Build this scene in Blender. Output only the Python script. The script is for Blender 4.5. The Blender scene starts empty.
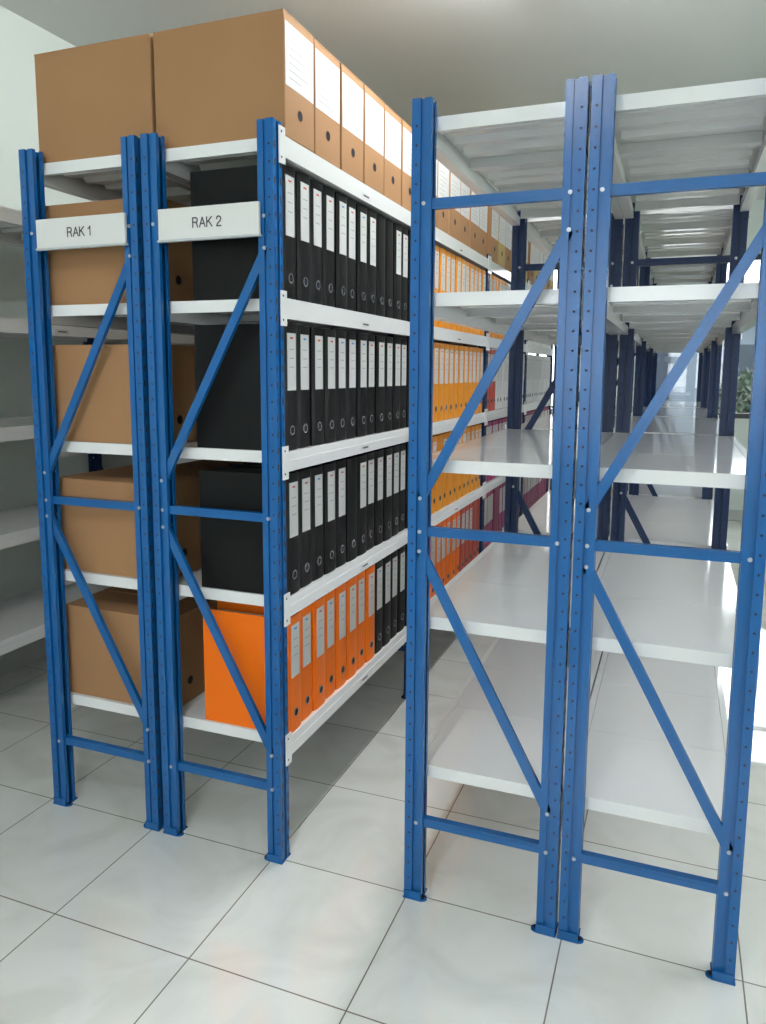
import bpy, math, random
from mathutils import Vector, Matrix
random.seed(7)
sc = bpy.context.scene

# ---------------------------------------------------------------- materials
def new_mat(name):
    m = bpy.data.materials.new(name); m.use_nodes = True
    nt = m.node_tree
    return m, nt, nt.nodes['Principled BSDF']

def paint(name, col, rough=0.4, metal=0.0, var=0.06, scale=6.0, bump=0.0, bscale=200, spec=0.5, coat=0.0):
    m, nt, p = new_mat(name)
    tc = nt.nodes.new('ShaderNodeTexCoord')
    n = nt.nodes.new('ShaderNodeTexNoise'); n.inputs['Scale'].default_value = scale; n.inputs['Detail'].default_value = 5
    nt.links.new(tc.outputs['Object'], n.inputs['Vector'])
    mx = nt.nodes.new('ShaderNodeMixRGB')
    mx.inputs[1].default_value = (*[c*(1-var) for c in col], 1)
    mx.inputs[2].default_value = (*[min(1, c*(1+var)) for c in col], 1)
    nt.links.new(n.outputs['Fac'], mx.inputs[0])
    nt.links.new(mx.outputs[0], p.inputs['Base Color'])
    p.inputs['Roughness'].default_value = rough
    p.inputs['Metallic'].default_value = metal
    p.inputs['Specular IOR Level'].default_value = spec
    p.inputs['Coat Weight'].default_value = coat
    p.inputs['Coat Roughness'].default_value = 0.1
    if bump > 0:
        n2 = nt.nodes.new('ShaderNodeTexNoise'); n2.inputs['Scale'].default_value = bscale
        nt.links.new(tc.outputs['Object'], n2.inputs['Vector'])
        b = nt.nodes.new('ShaderNodeBump'); b.inputs['Strength'].default_value = bump; b.inputs['Distance'].default_value = 0.002
        nt.links.new(n2.outputs['Fac'], b.inputs['Height']); nt.links.new(b.outputs['Normal'], p.inputs['Normal'])
    return m

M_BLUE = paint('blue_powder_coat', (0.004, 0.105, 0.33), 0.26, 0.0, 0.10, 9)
M_BLUE_SHADE = paint('blue_powder_coat_shade', (0.005, 0.022, 0.080), 0.35, 0.0, 0.10, 9, spec=0.3)  # same blue paint, with the shade of the rear frames put into its colour
M_HOLE = paint('slot_shadow', (0.004, 0.008, 0.02), 0.9)
M_BOLT = paint('zinc_bolt', (0.42, 0.48, 0.54), 0.35, 0.5)
M_WHITE = paint('white_shelf_enamel', (0.85, 0.85, 0.845), 0.09, 0.0, 0.02, 3)
M_KRAFT = paint('kraft_cardboard', (0.38, 0.205, 0.098), 0.75, 0, 0.08, 5, 0.15, 90, 0.25)
M_KRAFT2 = paint('kraft_edge', (0.20, 0.10, 0.04), 0.85)
M_KRAFTY = paint('manila_card', (0.50, 0.36, 0.13), 0.75, 0, 0.08, 5)
M_LABEL = paint('paper_label', (0.66, 0.66, 0.645), 0.6, 0, 0.02)
M_INK = paint('printed_ink', (0.08, 0.08, 0.09), 0.7)
M_INKL = paint('pale_print', (0.38, 0.38, 0.38), 0.7)
M_INKR = paint('printed_red', (0.6, 0.12, 0.10), 0.6)
M_INKB = paint('printed_blue', (0.10, 0.30, 0.60), 0.6)
M_BLACK = paint('black_binder_vinyl', (0.0045, 0.0045, 0.005), 0.45, 0, 0.2, 8, 0.2, 300, 0.22)
M_ORANGE = paint('orange_binder_vinyl', (0.95, 0.18, 0.003), 0.42, 0, 0.05, 8, 0.1, 300, 0.3)
M_AMBER = paint('amber_binder_vinyl', (0.78, 0.29, 0.015), 0.42, 0, 0.05, 8, 0.1, 300, 0.3)
M_MAG = paint('magenta_binder_vinyl', (0.30, 0.015, 0.11), 0.42, 0, 0.05, 8)
M_REDB = paint('red_binder_vinyl', (0.5, 0.05, 0.02), 0.42, 0, 0.05, 8)
M_WBIN = paint('white_binder_vinyl', (0.72, 0.72, 0.70), 0.42, 0, 0.03, 8)
M_PAPER = paint('paper_stack', (0.72, 0.70, 0.64), 0.8)
M_RING = paint('chrome_ring', (0.6, 0.6, 0.6), 0.25, 0.9)
M_WALL = paint('wall_paint', (0.72, 0.79, 0.74), 0.6, 0, 0.03, 1.2, 0.1, 60)
M_CEIL = paint('ceiling_paint', (0.66, 0.685, 0.685), 0.6, 0, 0.02, 1.0, spec=0.15)
M_SIGN = paint('sign_plastic', (0.74, 0.74, 0.72), 0.35, 0, 0.02)
M_SIGNB = paint('sign_frame', (0.55, 0.57, 0.58), 0.35)
M_ALU = paint('window_frame_paint', (0.05, 0.055, 0.06), 0.4, 0.2)
M_BASE = paint('baseboard_tile', (0.55, 0.56, 0.54), 0.25)
M_LEAF = paint('leaf_green', (0.016, 0.038, 0.018), 0.6, 0, 0.5, 3)
M_GRASS = paint('grass', (0.08, 0.15, 0.05), 0.9, 0, 0.4, 2)
M_FACADE = paint('facade_render', (0.12, 0.15, 0.19), 0.8, 0, 0.1, 1)
M_FWIN = paint('facade_window', (0.03, 0.04, 0.06), 0.2)

def emis(name, col, s):
    m, nt, p = new_mat(name)
    p.inputs['Base Color'].default_value = (0.9, 0.9, 0.9, 1)
    p.inputs['Emission Color'].default_value = (*col, 1)
    p.inputs['Emission Strength'].default_value = s
    return m
M_TUBE = emis('fluorescent_tube', (0.965, 0.985, 0.995), 92.0)
M_TUBE_FILL = emis('fill_tube', (0.97, 0.985, 0.98), 40.0)  # weaker tube for the unseen lamp added to light the far end

# tiled floor
TS = 0.380
m, nt, p = new_mat('glazed_floor_tile'); M_FLOOR = m
geo = nt.nodes.new('ShaderNodeNewGeometry')
mp = nt.nodes.new('ShaderNodeMapping'); mp.inputs['Location'].default_value = (0.940 + TS*20, -1.266 + TS*20, 0)
nt.links.new(geo.outputs['Position'], mp.inputs['Vector'])
br = nt.nodes.new('ShaderNodeTexBrick'); br.offset = 0; br.squash = 1
br.inputs['Scale'].default_value = 1; br.inputs['Brick Width'].default_value = TS; br.inputs['Row Height'].default_value = TS
br.inputs['Mortar Size'].default_value = 0.0018; br.inputs['Mortar Smooth'].default_value = 0.2
br.inputs['Color1'].default_value = (0.84, 0.84, 0.80, 1); br.inputs['Color2'].default_value = (0.89, 0.89, 0.85, 1)
br.inputs['Mortar'].default_value = (0.19, 0.16, 0.12, 1)
nt.links.new(mp.outputs[0], br.inputs['Vector'])
nz = nt.nodes.new('ShaderNodeTexNoise'); nz.inputs['Scale'].default_value = 3.2; nz.inputs['Detail'].default_value = 9; nz.inputs['Distortion'].default_value = 1.6
nt.links.new(geo.outputs['Position'], nz.inputs['Vector'])
rp = nt.nodes.new('ShaderNodeValToRGB')
rp.color_ramp.elements[0].position = 0.36; rp.color_ramp.elements[0].color = (0.82, 0.82, 0.79, 1)
rp.color_ramp.elements[1].position = 0.56; rp.color_ramp.elements[1].color = (1, 1, 1, 1)
nt.links.new(nz.outputs['Fac'], rp.inputs[0])
mm = nt.nodes.new('ShaderNodeMixRGB'); mm.blend_type = 'MULTIPLY'; mm.inputs[0].default_value = 0.6
nt.links.new(br.outputs['Color'], mm.inputs[1]); nt.links.new(rp.outputs[0], mm.inputs[2])
nt.links.new(mm.outputs[0], p.inputs['Base Color'])
rr = nt.nodes.new('ShaderNodeMapRange'); rr.inputs['To Min'].default_value = 0.04; rr.inputs['To Max'].default_value = 0.7
nt.links.new(br.outputs['Fac'], rr.inputs['Value']); nt.links.new(rr.outputs[0], p.inputs['Roughness'])
p.inputs['Specular IOR Level'].default_value = 0.8
p.inputs['Coat Weight'].default_value = 1.0; p.inputs['Coat Roughness'].default_value = 0.02
bp = nt.nodes.new('ShaderNodeBump'); bp.invert = True; bp.inputs['Strength'].default_value = 0.4; bp.inputs['Distance'].default_value = 0.002
nt.links.new(br.outputs['Fac'], bp.inputs['Height']); nt.links.new(bp.outputs[0], p.inputs['Normal'])

# glass
m, nt, p = new_mat('window_glass'); M_GLASS = m
tr = nt.nodes.new('ShaderNodeBsdfTransparent'); gl = nt.nodes.new('ShaderNodeBsdfGlossy'); gl.inputs['Roughness'].default_value = 0.02
mxs = nt.nodes.new('ShaderNodeMixShader'); mxs.inputs[0].default_value = 0.06
nt.links.new(tr.outputs[0], mxs.inputs[1]); nt.links.new(gl.outputs[0], mxs.inputs[2])
nt.links.new(mxs.outputs[0], nt.nodes['Material Output'].inputs['Surface'])

# ---------------------------------------------------------------- mesh builder
class B:
    def __init__(s): s.v = []; s.f = []; s.mi = []; s.mats = []
    def m(s, mat):
        if mat not in s.mats: s.mats.append(mat)
        return s.mats.index(mat)
    def hexa(s, pts, mat):
        b = len(s.v); s.v += [tuple(q) for q in pts]; k = s.m(mat)
        for f in ((0,3,2,1),(4,5,6,7),(0,1,5,4),(1,2,6,5),(2,3,7,6),(3,0,4,7)):
            s.f.append(tuple(b+i for i in f)); s.mi.append(k)
    def box(s, x0, x1, y0, y1, z0, z1, mat):
        if x0 > x1: x0, x1 = x1, x0
        if y0 > y1: y0, y1 = y1, y0
        s.hexa([(x0,y0,z0),(x1,y0,z0),(x1,y1,z0),(x0,y1,z0),(x0,y0,z1),(x1,y0,z1),(x1,y1,z1),(x0,y1,z1)], mat)
    def bar(s, p, q, w, y0, y1, mat):
        d = Vector((q[0]-p[0], q[1]-p[1])).normalized(); n = Vector((-d.y, d.x))*w/2
        a = [(p[0]-n.x, p[1]-n.y), (q[0]-n.x, q[1]-n.y), (q[0]+n.x, q[1]+n.y), (p[0]+n.x, p[1]+n.y)]
        s.hexa([(a[0][0],y0,a[0][1]),(a[1][0],y0,a[1][1]),(a[1][0],y1,a[1][1]),(a[0][0],y1,a[0][1]),
                (a[3][0],y0,a[3][1]),(a[2][0],y0,a[2][1]),(a[2][0],y1,a[2][1]),(a[3][0],y1,a[3][1])], mat)
    def disc(s, c, axis, r, t, mat, n=10, r_in=0.0):
        k = s.m(mat); sg = -1 if axis[0] == '-' else 1; ax = axis[-1]
        def P(u, v, w):
            if ax == 'x': return (c[0]+sg*w, c[1]+u, c[2]+v)
            if ax == 'y': return (c[0]+u, c[1]+sg*w, c[2]+v)
            return (c[0]+u, c[1]+v, c[2]+sg*w)
        b = len(s.v)
        for i in range(n):
            a = 2*math.pi*i/n; s.v.append(P(r*math.cos(a), r*math.sin(a), 0))
        for i in range(n):
            a = 2*math.pi*i/n; s.v.append(P(r*math.cos(a), r*math.sin(a), t))
        for i in range(n):
            j = (i+1) % n; s.f.append((b+i, b+j, b+n+j, b+n+i)); s.mi.append(k)
        if r_in <= 0:
            s.f.append(tuple(b+n+i for i in range(n))); s.mi.append(k)
        else:
            for i in range(n):
                a = 2*math.pi*i/n; s.v.append(P(r_in*math.cos(a), r_in*math.sin(a), t))
            for i in range(n):
                a = 2*math.pi*i/n; s.v.append(P(r_in*math.cos(a), r_in*math.sin(a), 0))
            for i in range(n):
                j = (i+1) % n
                s.f.append((b+n+i, b+n+j, b+2*n+j, b+2*n+i)); s.mi.append(k)
                s.f.append((b+2*n+i, b+2*n+j, b+3*n+j, b+3*n+i)); s.mi.append(k)
    def obj(s, name, parent=None, bevel=0.0, seg=2):
        me = bpy.data.meshes.new(name); me.from_pydata(s.v, [], s.f)
        for mt in s.mats: me.materials.append(mt)
        me.polygons.foreach_set('material_index', s.mi); me.update()
        o = bpy.data.objects.new(name, me); sc.collection.objects.link(o)
        if parent: o.parent = parent
        if bevel > 0:
            bm = o.modifiers.new('bevel', 'BEVEL'); bm.width = bevel; bm.segments = seg; bm.limit_method = 'ANGLE'
        return o

def empty(name):
    e = bpy.data.objects.new(name, None); sc.collection.objects.link(e); e.empty_display_size = 0.1
    return e

# ---------------------------------------------------------------- room
XL, XR, YF, YB, HC = -2.62, 2.0, -1.9, 7.3, 2.74
b = B(); b.box(XL-.1, XR+.1, YF-.1, YB+.1, -0.1, 0, M_FLOOR); b.obj('floor')
b = B(); b.box(XL-.1, XR+.1, YF-.1, YB+.1, HC, HC+.1, M_CEIL); b.obj('ceiling')
b = B(); b.box(XL-.12, XL, YF-.1, YB+.1, 0, HC, M_WALL); b.obj('wall_left')

def wall_open(name, along, c0, c1, lo, hi, openings):
    b = B()
    def bx(a0, a1, z0, z1):
        if a1-a0 < 1e-4 or z1-z0 < 1e-4: return
        if along == 'x': b.box(a0, a1, c0, c1, z0, z1, M_WALL)
        else: b.box(c0, c1, a0, a1, z0, z1, M_WALL)
    cur = lo
    for (a0, a1, z0, z1) in sorted(openings):
        bx(cur, a0, 0, HC); bx(a0, a1, 0, z0); bx(a0, a1, z1, HC); cur = a1
    bx(cur, hi, 0, HC)
    b.obj(name)

def window(name, along, c, a0, a1, z0, z1, nv):
    e = empty(name)
    f = B(); g = B(); t = 0.045; d = 0.03
    def bx(B_, p0, p1, q0, q1, dd, mat):
        if along == 'x': B_.box(p0, p1, c-dd, c+dd, q0, q1, mat)
        else: B_.box(c-dd, c+dd, p0, p1, q0, q1, mat)
    bx(f, a0, a1, z0, z0+t, d, M_ALU); bx(f, a0, a1, z1-t, z1, d, M_ALU)
    for i in range(nv+1):
        x = a0 + (a1-a0-t)*i/nv; bx(f, x, x+t, z0+t, z1-t, d, M_ALU)
    zt = z0+(z1-z0)*0.72; bx(f, a0+t, a1-t, zt, zt+t*.8, d*.8, M_ALU)
    bx(g, a0+t*.5, a1-t*.5, z0+t*.5, z1-t*.5, 0.002, M_GLASS)
    f.obj('frame', e, 0.003); g.obj('glass', e)

wb = [(-1.95, -0.62, 0.9, 2.3), (-0.35, 1.25, 0.9, 2.3)]
wall_open('wall_back', 'x', YB, YB+.12, XL-.1, XR+.1, wb)
window('window_1', 'x', YB+.06, *wb[0], 3); window('window_2', 'x', YB+.06, *wb[1], 3)
wf = [(-1.2, 0.9, 0.95, 2.2)]
wall_open('wall_front', 'x', YF-.12, YF, XL-.1, XR+.1, wf)
window('fill_window_front', 'x', YF-.06, *wf[0], 3)  # unseen window added as fill for the camera-facing sides
wr = [(1.2, 4.2, 0.9, 2.2)]
wall_open('wall_right', 'y', XR, XR+.12, YF-.1, YB+.1, wr)
window('fill_window_right', 'y', XR+.06, *wr[0], 4)  # unseen window added to light right rack sides and the floor below
b = B(); b.box(XL, XL+.012, YF, YB, 0, .09, M_BASE); b.obj('baseboard_left', None, .002)
b = B(); b.box(XL+.012, XR-.012, YB-.012, YB, 0, .09, M_BASE); b.obj('baseboard_back', None, .002)
b = B(); b.box(XR-.012, XR, YF, YB, 0, .09, M_BASE); b.obj('baseboard_right', None, .002)

# outside: ground, hedge and the neighbouring building
b = B(); b.box(-14, 14, -14, 20, -0.25, -0.12, M_GRASS); b.obj('ground')
def hedge(cx, cy, lx, ly, h, n=8000):
    me = B(); k = me.m(M_LEAF)
    for i in range(n):
        x = cx+random.uniform(-lx, lx); y = cy+random.uniform(-ly, ly)
        z = -0.12 + (random.random()**0.8)*(h*(0.75+0.25*math.sin(x*2.3+y)))
        r = random.uniform(.04, .10)
        a = Vector((random.gauss(0,1), random.gauss(0,1), random.gauss(0,1))).normalized()
        c = a.cross(Vector((random.gauss(0,1), random.gauss(0,1), random.gauss(0,1)))).normalized()
        P = Vector((x, y, max(z, 0.0)))
        b0 = len(me.v)
        me.v += [tuple(P-a*r), tuple(P+c*r*.45), tuple(P+a*r), tuple(P-c*r*.45)]
        me.f.append((b0, b0+1, b0+2, b0+3)); me.mi.append(k)
    me.obj('hedge')
hedge(2.2, 9.4, 1.75, 0.6, 2.6, 8000)
hedge(-1.2, 9.6, 1.6, 0.4, 1.2, 3000)
b = B(); b.box(-1.4, 2.6, 12, 14, -.12, 2.1, M_FACADE)
for i in range(2):
    b.box(-.9+i*1.5, -.1+i*1.5, 11.97, 12.0, .9, 1.7, M_FWIN)
b.box(-1.6, 2.8, 11.7, 14.2, 2.1, 2.25, M_BASE)
b.obj('neighbour_building')

# ---------------------------------------------------------------- racks
LEV = [0.330+.379*i for i in range(5)]
HP = 1.872
def post(b, xc, yc, s, H, PM):
    """s=+1: web on the -x side, open to +x"""
    X = lambda u: xc + s*u
    z0 = 0.004
    b.box(X(-.022), X(-.018), yc-.0215, yc-.006, z0, H, PM)
    b.box(X(-.022), X(-.018), yc+.006, yc+.0215, z0, H, PM)
    b.box(X(-.0175), X(-.0155), yc-.008, yc+.008, z0, H, PM)
    for q in (-1, 1):
        b.box(X(-.018), X(-.004), yc+q*.0215, yc+q*.0193, z0, H, PM)
        b.box(X(-.004), X(-.002), yc+q*.0215, yc+q*.0120, z0, H, PM)
        b.box(X(-.002), X(.006), yc+q*.0140, yc+q*.0120, z0, H, PM)
        b.box(X(.006), X(.008), yc+q*.0185, yc+q*.0120, z0, H, PM)
        b.box(X(.008), X(.020), yc+q*.0185, yc+q*.0165, z0, H, PM)
        b.box(X(.020), X(.022), yc+q*.0185, yc+q*.007, z0, H, PM)
    # small foot with anchor tab
    b.box(xc-.024, xc+.024, yc-.0245, yc+.0245, 0, .004, PM)
    b.box(xc-.022, xc+.022, yc-.0238, yc-.0217, .004, .022, PM)
    b.disc((X(.024), yc-.012, 0), 'z', .011, .004, PM, 14)
    b.disc((X(.026), yc-.012, .004), 'z', .005, .004, M_HOLE, 8)
    n = int((H-.06)/.04)
    for i in range(n):
        z = .055+i*.04
        b.disc((X(-.011), yc-.0215, z), '-y', .0028, .0003, M_HOLE, 8)
        for q in (-1, 1):
            cx = X(-.0223); y0 = yc+q*.0140
            b.hexa([(cx, y0-.0030+q*.0015, z-.008), (X(-.0215), y0-.0030+q*.0015, z-.008), (X(-.0215), y0+.0030+q*.0015, z-.008), (cx, y0+.0030+q*.0015, z-.008),
                    (cx, y0-.0030-q*.0015, z+.008), (X(-.0215), y0-.0030-q*.0015, z+.008), (X(-.0215), y0+.0030-q*.0015, z+.008), (cx, y0+.0030-q*.0015, z+.008)], M_HOLE)

def rack(x0, x1, ys):
    root = empty('storage_rack')
    up = B(); brc = B(); bm = B(); dk = B()
    for fi, y in enumerate(ys):
        PM = M_BLUE if fi == 0 else M_BLUE_SHADE  # rear frames take the darkened blue, shade painted in
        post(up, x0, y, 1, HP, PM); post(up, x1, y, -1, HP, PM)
        xa, xb = x0+.006, x1-.006
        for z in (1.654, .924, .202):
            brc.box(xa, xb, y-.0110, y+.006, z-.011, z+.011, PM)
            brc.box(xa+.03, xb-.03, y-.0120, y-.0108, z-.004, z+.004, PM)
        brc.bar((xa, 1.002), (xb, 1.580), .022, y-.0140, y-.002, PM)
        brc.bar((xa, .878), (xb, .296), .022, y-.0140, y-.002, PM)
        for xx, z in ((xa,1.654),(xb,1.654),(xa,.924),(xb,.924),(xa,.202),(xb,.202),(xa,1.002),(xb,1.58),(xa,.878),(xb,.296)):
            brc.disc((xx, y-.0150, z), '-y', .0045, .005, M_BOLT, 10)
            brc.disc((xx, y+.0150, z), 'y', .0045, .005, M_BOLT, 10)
    for i in range(len(ys)-1):
        ya, yb = ys[i]+.0225, ys[i+1]-.0225
        for L in LEV:
            for xc, s in ((x0, 1), (x1, -1)):
                X = lambda u: xc + s*u
                bm.box(X(-.025), X(.004), ya, yb, L-.050, L-.022, M_WHITE)
                bm.box(X(-.023), X(-.006), ya, yb, L-.022, L, M_WHITE)
                for yy, q in ((ys[i], 1), (ys[i+1], -1)):
                    bm.box(X(-.0262), X(-.0228), yy+q*.004, yy+q*.032, L-.068, L+.016, M_WHITE)
                    for zz in (L-.054, L+.004):
                        bm.disc((X(-.0262), yy+q*.013, zz), '-x' if s > 0 else 'x', .003, .0005, M_HOLE, 6)
                ym = (ya+yb)/2
                bm.box(X(-.0255), X(-.0248), ym-.035, ym+.035, L-.044, L-.026, M_LABEL)
                bm.box(X(-.0258), X(-.0254), ym-.022, ym+.022, L-.037, L-.032, M_INK)
            n = 3; pw = (yb-ya-.012)/n
            xa, xb = x0-.005, x1+.005
            for k in range(n):
                p0 = ya+.006+k*pw+.0006; p1 = ya+.006+(k+1)*pw-.0006
                dk.box(xa, xb, p0, p1, L-.002, L, M_WHITE)
                dk.box(xa+.012, xb-.012, p0, p0+.002, L-.030, L-.002, M_WHITE)
                dk.box(xa+.012, xb-.012, p1-.002, p1, L-.030, L-.002, M_WHITE)
                dk.box(xa+.012, xb-.012, p0+.002, p0+.014, L-.030, L-.028, M_WHITE)
                dk.box(xa+.012, xb-.012, p1-.014, p1-.002, L-.030, L-.028, M_WHITE)
                for r in range(3):
                    c = p0+(p1-p0)*(r+1)/4
                    w = .024
                    dk.hexa([(xa+.02, c-w*.6, L-.016), (xb-.02, c-w*.6, L-.016), (xb-.02, c+w*.6, L-.016), (xa+.02, c+w*.6, L-.016),
                             (xa+.02, c-w, L-.002), (xb-.02, c-w, L-.002), (xb-.02, c+w, L-.002), (xa+.02, c+w, L-.002)], M_WHITE)
    up.obj('uprights', root); brc.obj('braces', root); bm.obj('beams', root); dk.obj('shelf_decks', root)
    return root

PIT = 1.083
YS = [1.65+PIT*i for i in range(5)]
AX = (-1.654, -1.320); BX = (-1.257, -0.927); CX = (-0.542, -0.217); DX = (-0.166, 0.160)
for ax in (AX, BX, CX, DX): rack(*ax, YS)
rack(-2.56, -2.22, [0.647+1.1*i for i in range(6)])

# ---------------------------------------------------------------- signs (stroke lettering)
GL = {
 'R': (.66, [[(0,0),(0,1)], [(0,1),(.40,1),(.55,.93),(.60,.76),(.55,.59),(.40,.52),(0,.52)], [(.34,.52),(.50,.40),(.62,0)]]),
 'A': (.72, [[(0,0),(.36,1),(.72,0)], [(.13,.34),(.59,.34)]]),
 'K': (.66, [[(0,0),(0,1)], [(.62,1),(0,.40)], [(.22,.60),(.66,0)]]),
 '1': (.40, [[(.0,.74),(.18,.82),(.30,1),(.30,0)]]),
 '2': (.58, [[(.02,.72),(.08,.92),(.28,1),(.48,.92),(.54,.72),(.44,.50),(.16,.24),(.02,.0),(.56,0)]]),
}
def sign(text, x0, x1):
    e = empty('shelf_sign'); yf = 1.65-.0215
    b = B(); b.box(x0, x1, yf-.012, yf-.001, 1.610, 1.685, M_SIGN)
    b.box(x0-.003, x1+.003, yf-.014, yf-.001, 1.605, 1.611, M_SIGNB)
    b.obj('panel', e, .002)
    h = .0225; gap = .20; tot = 0
    for ch in text: tot += (.36 if ch == ' ' else GL[ch][0]+gap)
    x = (x0+x1)/2 - (tot-gap)*h/2; zb = 1.6355
    t = B()
    for ch in text:
        if ch == ' ': x += .36*h; continue
        for line in GL[ch][1]:
            for p_, q_ in zip(line[:-1], line[1:]):
                P0 = Vector((x+p_[0]*h, zb+p_[1]*h)); P1 = Vector((x+q_[0]*h, zb+q_[1]*h))
                d = (P1-P0).normalized()*.0010
                t.bar(tuple(P0-d), tuple(P1+d), .0032, yf-.0126, yf-.0121, M_INK)
        x += (GL[ch][0]+gap)*h
    t.obj('lettering', e)
sign('RAK 1', AX[0]+.036, AX[1]-.008)
sign('RAK 2', BX[0]+.032, BX[1]-.012)

# ---------------------------------------------------------------- archive boxes
BW, BH = 0.1595, 0.285
def add_box(b, x0, x1, y, z, mat=M_KRAFT, h=BH, lab=True):
    w = BW
    b.box(x0, x1, y, y+w, z, z+h-.004, mat)
    b.box(x0-.0006, x1+.0006, y-.0006, y+w+.0006, z+h-.004, z+h, mat)
    b.box(x0+.02, x1-.02, y+w/2-.0012, y+w/2+.0012, z+h, z+h+.0004, M_KRAFT2)
    b.box(x1, x1+.0012, y+.002, y+w-.002, z+.004, z+h-.010, mat)
    if lab:
        b.box(x1+.0012, x1+.0018, y+.005, y+w-.005, z+h*.42, z+h-.022, M_LABEL)
        for k in range(6):
            zz = z+h-.060-k*.017
            b.box(x1+.0018, x1+.0020, y+.024, y+w-.03-random.random()*.05, zz, zz+.0024, M_INKL)
    b.disc((x1+.0012, y+w/2, z+h*.24), 'x', .0135, .0006, M_KRAFT2, 20)
    b.disc((x1+.0012, y+w/2, z+h*.24), 'x', .0115, .0010, M_HOLE, 20)

def boxes(x0, x1, lev, ybay, single, mats=None, jit=0.006, lab=True, h=BH):
    b = None
    for k in range(6):
        y = ybay+.040+k*.1672
        if b is None or single: b = B()
        j = random.uniform(-jit, jit)
        mt = M_KRAFT if not mats else mats[k % len(mats)]
        add_box(b, x0+j, x1+j, y, lev+.0005, mt, h, lab)
        if single: b.obj('archive_box', None, .0018)
    if not single: b.obj('archive_box_row', None, 0)

for bay in range(4):
    for li, L in enumerate(LEV):
        boxes(-1.662, -1.285, L, YS[bay], bay == 0, lab=False, h=BH if li == 4 else .270)
    boxes(-1.278, -0.909, LEV[4], YS[bay], bay == 0, None if bay < 2 else [M_KRAFT, M_KRAFTY], .002)

# ---------------------------------------------------------------- binders
def binder(b, y, z, mat, x1=-0.91, w=.076, h=.318, d=.262, lab=True, tag=None, big=False):
    x0 = x1-d; t = .003
    b.box(x0, x1-.004, y, y+t, z, z+h, mat)
    b.box(x0, x1-.004, y+w-t, y+w, z, z+h, mat)
    n = 6; k = b.m(mat); base = len(b.v)
    for i in range(n+1):
        a = i/n; yy = y+w*a; xx = x1-.004+.004*math.sin(math.pi*a)**.5
        b.v += [(xx, yy, z), (xx, yy, z+h), (xx-.004, yy, z+h), (xx-.004, yy, z)]
    for i in range(n):
        q = base+4*i
        for e0, e1 in ((0,1),(1,2),(2,3),(3,0)):
            b.f.append((q+e0, q+4+e0, q+4+e1, q+e1)); b.mi.append(k)
    b.box(x0+.012, x1-.03, y+.006, y+w*.8, z+.008, z+h-.018, M_PAPER)
    xs = x1
    if lab:
        mg = .009 if big else .016
        b.box(xs-.001, xs+.0006, y+mg, y+w-mg, z+h*.48, z+h*.93, M_LABEL)
        b.box(xs+.0006, xs+.0008, y+.030, y+w-.030, z+h*.885, z+h*.90, tag or M_INKR)
        for i in range(3):
            zz = z+h*(.80-.07*i); b.box(xs+.0006, xs+.0008, y+.026, y+w-.026, zz, zz+.0022, M_INKL)
    b.disc((xs-.0005, y+w/2, z+h*.16), 'x', .0125, .0018, M_RING, 18, .0095)
    b.disc((xs-.0005, y+w/2, z+h*.16), 'x', .0095, .0006, M_HOLE, 14)

def binders(name, bay, lev, spec, big=False):
    b = B(); n = len(spec); y0 = YS[bay]+.036; w = (PIT-.068)/n
    for i, mt in enumerate(spec):
        lab = random.random() > .10 or i < 2
        binder(b, y0+i*w, lev+.0005, mt, x1=-0.911+random.uniform(-.004, .002), w=w-.0016, lab=lab,
               tag=random.choice([M_INKR, M_INKR, M_INKB]), big=big)
    b.obj(name)
K, O, A, G, R, W = M_BLACK, M_ORANGE, M_AMBER, M_MAG, M_REDB, M_WBIN
binders('orange_and_black_binder_row', 0, LEV[0], [O]*8+[K]*5)
for l in (1, 2, 3): binders('black_binder_row', 0, LEV[l], [K]*13)
binders('orange_binder_row', 1, LEV[0], [O]*8+[R]*5)
for l in (1, 2, 3): binders('amber_binder_row', 1, LEV[l], [A]*13)
binders('magenta_binder_row', 2, LEV[0], [G]*13, True)
binders('magenta_binder_row', 2, LEV[1], [G]*13, True)
binders('red_and_white_binder_row', 2, LEV[2], [R]*3+[W]*10, True)
binders('amber_and_white_binder_row', 2, LEV[3], [A]*6+[W]*7, True)
for l in (0, 1): binders('magenta_binder_row', 3, LEV[l], [G]*13, True)
for l in (2, 3): binders('white_binder_row', 3, LEV[l], [W]*13, True)

# flattened carton lying near the camera's left
b = B(); b.box(-1.62, -1.155, 0.55, 0.965, 0, .016, M_KRAFT); b.box(-1.62, -1.41, 0.55, 0.965, .0165, .022, M_KRAFT)
b.obj('flattened_carton', None, .002)

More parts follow.
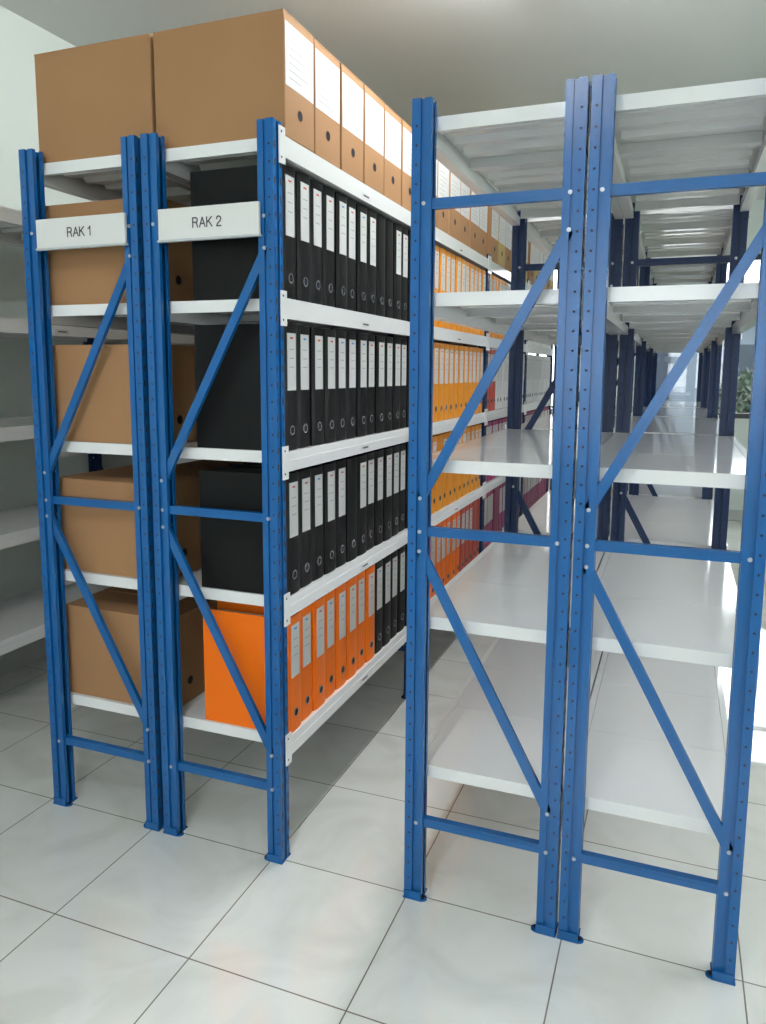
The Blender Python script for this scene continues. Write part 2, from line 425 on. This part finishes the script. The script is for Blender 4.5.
# ---------------------------------------------------------------- ceiling lamps
def lamp(x, y, mat=M_TUBE):
    e = empty('ceiling_lamp')
    b = B(); b.box(x-.035, x+.035, y-.62, y+.62, HC-.045, HC, M_SIGN)
    b.box(x-.03, x+.03, y-.62, y-.595, HC-.09, HC-.045, M_SIGN); b.box(x-.03, x+.03, y+.595, y+.62, HC-.09, HC-.045, M_SIGN)
    b.obj('housing', e, .003)
    t = B(); k = t.m(mat); n = 12
    for yy in (y-.595, y+.595):
        for i in range(n):
            a = 2*math.pi*i/n; t.v.append((x+.018*math.cos(a), yy, HC-.072+.018*math.sin(a)))
    for i in range(n):
        j = (i+1) % n; t.f.append((i, j, n+j, n+i)); t.mi.append(k)
    t.obj('tube', e)
lamp(-.55, 2.36); lamp(-.55, -.3); lamp(-1.35, 5.9, M_TUBE_FILL)  # second and third lamps are unseen, added to brighten front and far end

# ---------------------------------------------------------------- world
w = bpy.data.worlds.new('overcast_sky'); sc.world = w; w.use_nodes = True
nt = w.node_tree; bg = nt.nodes['Background']
tc = nt.nodes.new('ShaderNodeTexCoord'); sp = nt.nodes.new('ShaderNodeSeparateXYZ'); rp = nt.nodes.new('ShaderNodeValToRGB')
nt.links.new(tc.outputs['Generated'], sp.inputs[0]); nt.links.new(sp.outputs['Z'], rp.inputs[0])
rp.color_ramp.elements[0].color = (0.84, 0.90, 0.95, 1); rp.color_ramp.elements[1].color = (0.97, 0.99, 1, 1)
nt.links.new(rp.outputs[0], bg.inputs['Color']); bg.inputs['Strength'].default_value = 4.5

# ---------------------------------------------------------------- camera
yaw, pitch, roll, f = 0.367, 0.133, 0.006, 757.7
cd = bpy.data.cameras.new('camera'); cam = bpy.data.objects.new('camera', cd); sc.collection.objects.link(cam)
cd.sensor_fit = 'VERTICAL'; cd.sensor_height = 36; cd.lens = f/1024*36; cd.clip_start = .02
cd.shift_y = -39.1/1024
cam.matrix_world = Matrix.Translation((0, 0, 1.29)) @ Matrix.Rotation(yaw, 4, 'Z') @ Matrix.Rotation(math.pi/2-pitch, 4, 'X') @ Matrix.Rotation(roll, 4, 'Z')
sc.camera = cam
sc.view_settings.view_transform = 'Standard'
sc.view_settings.exposure = 0.55
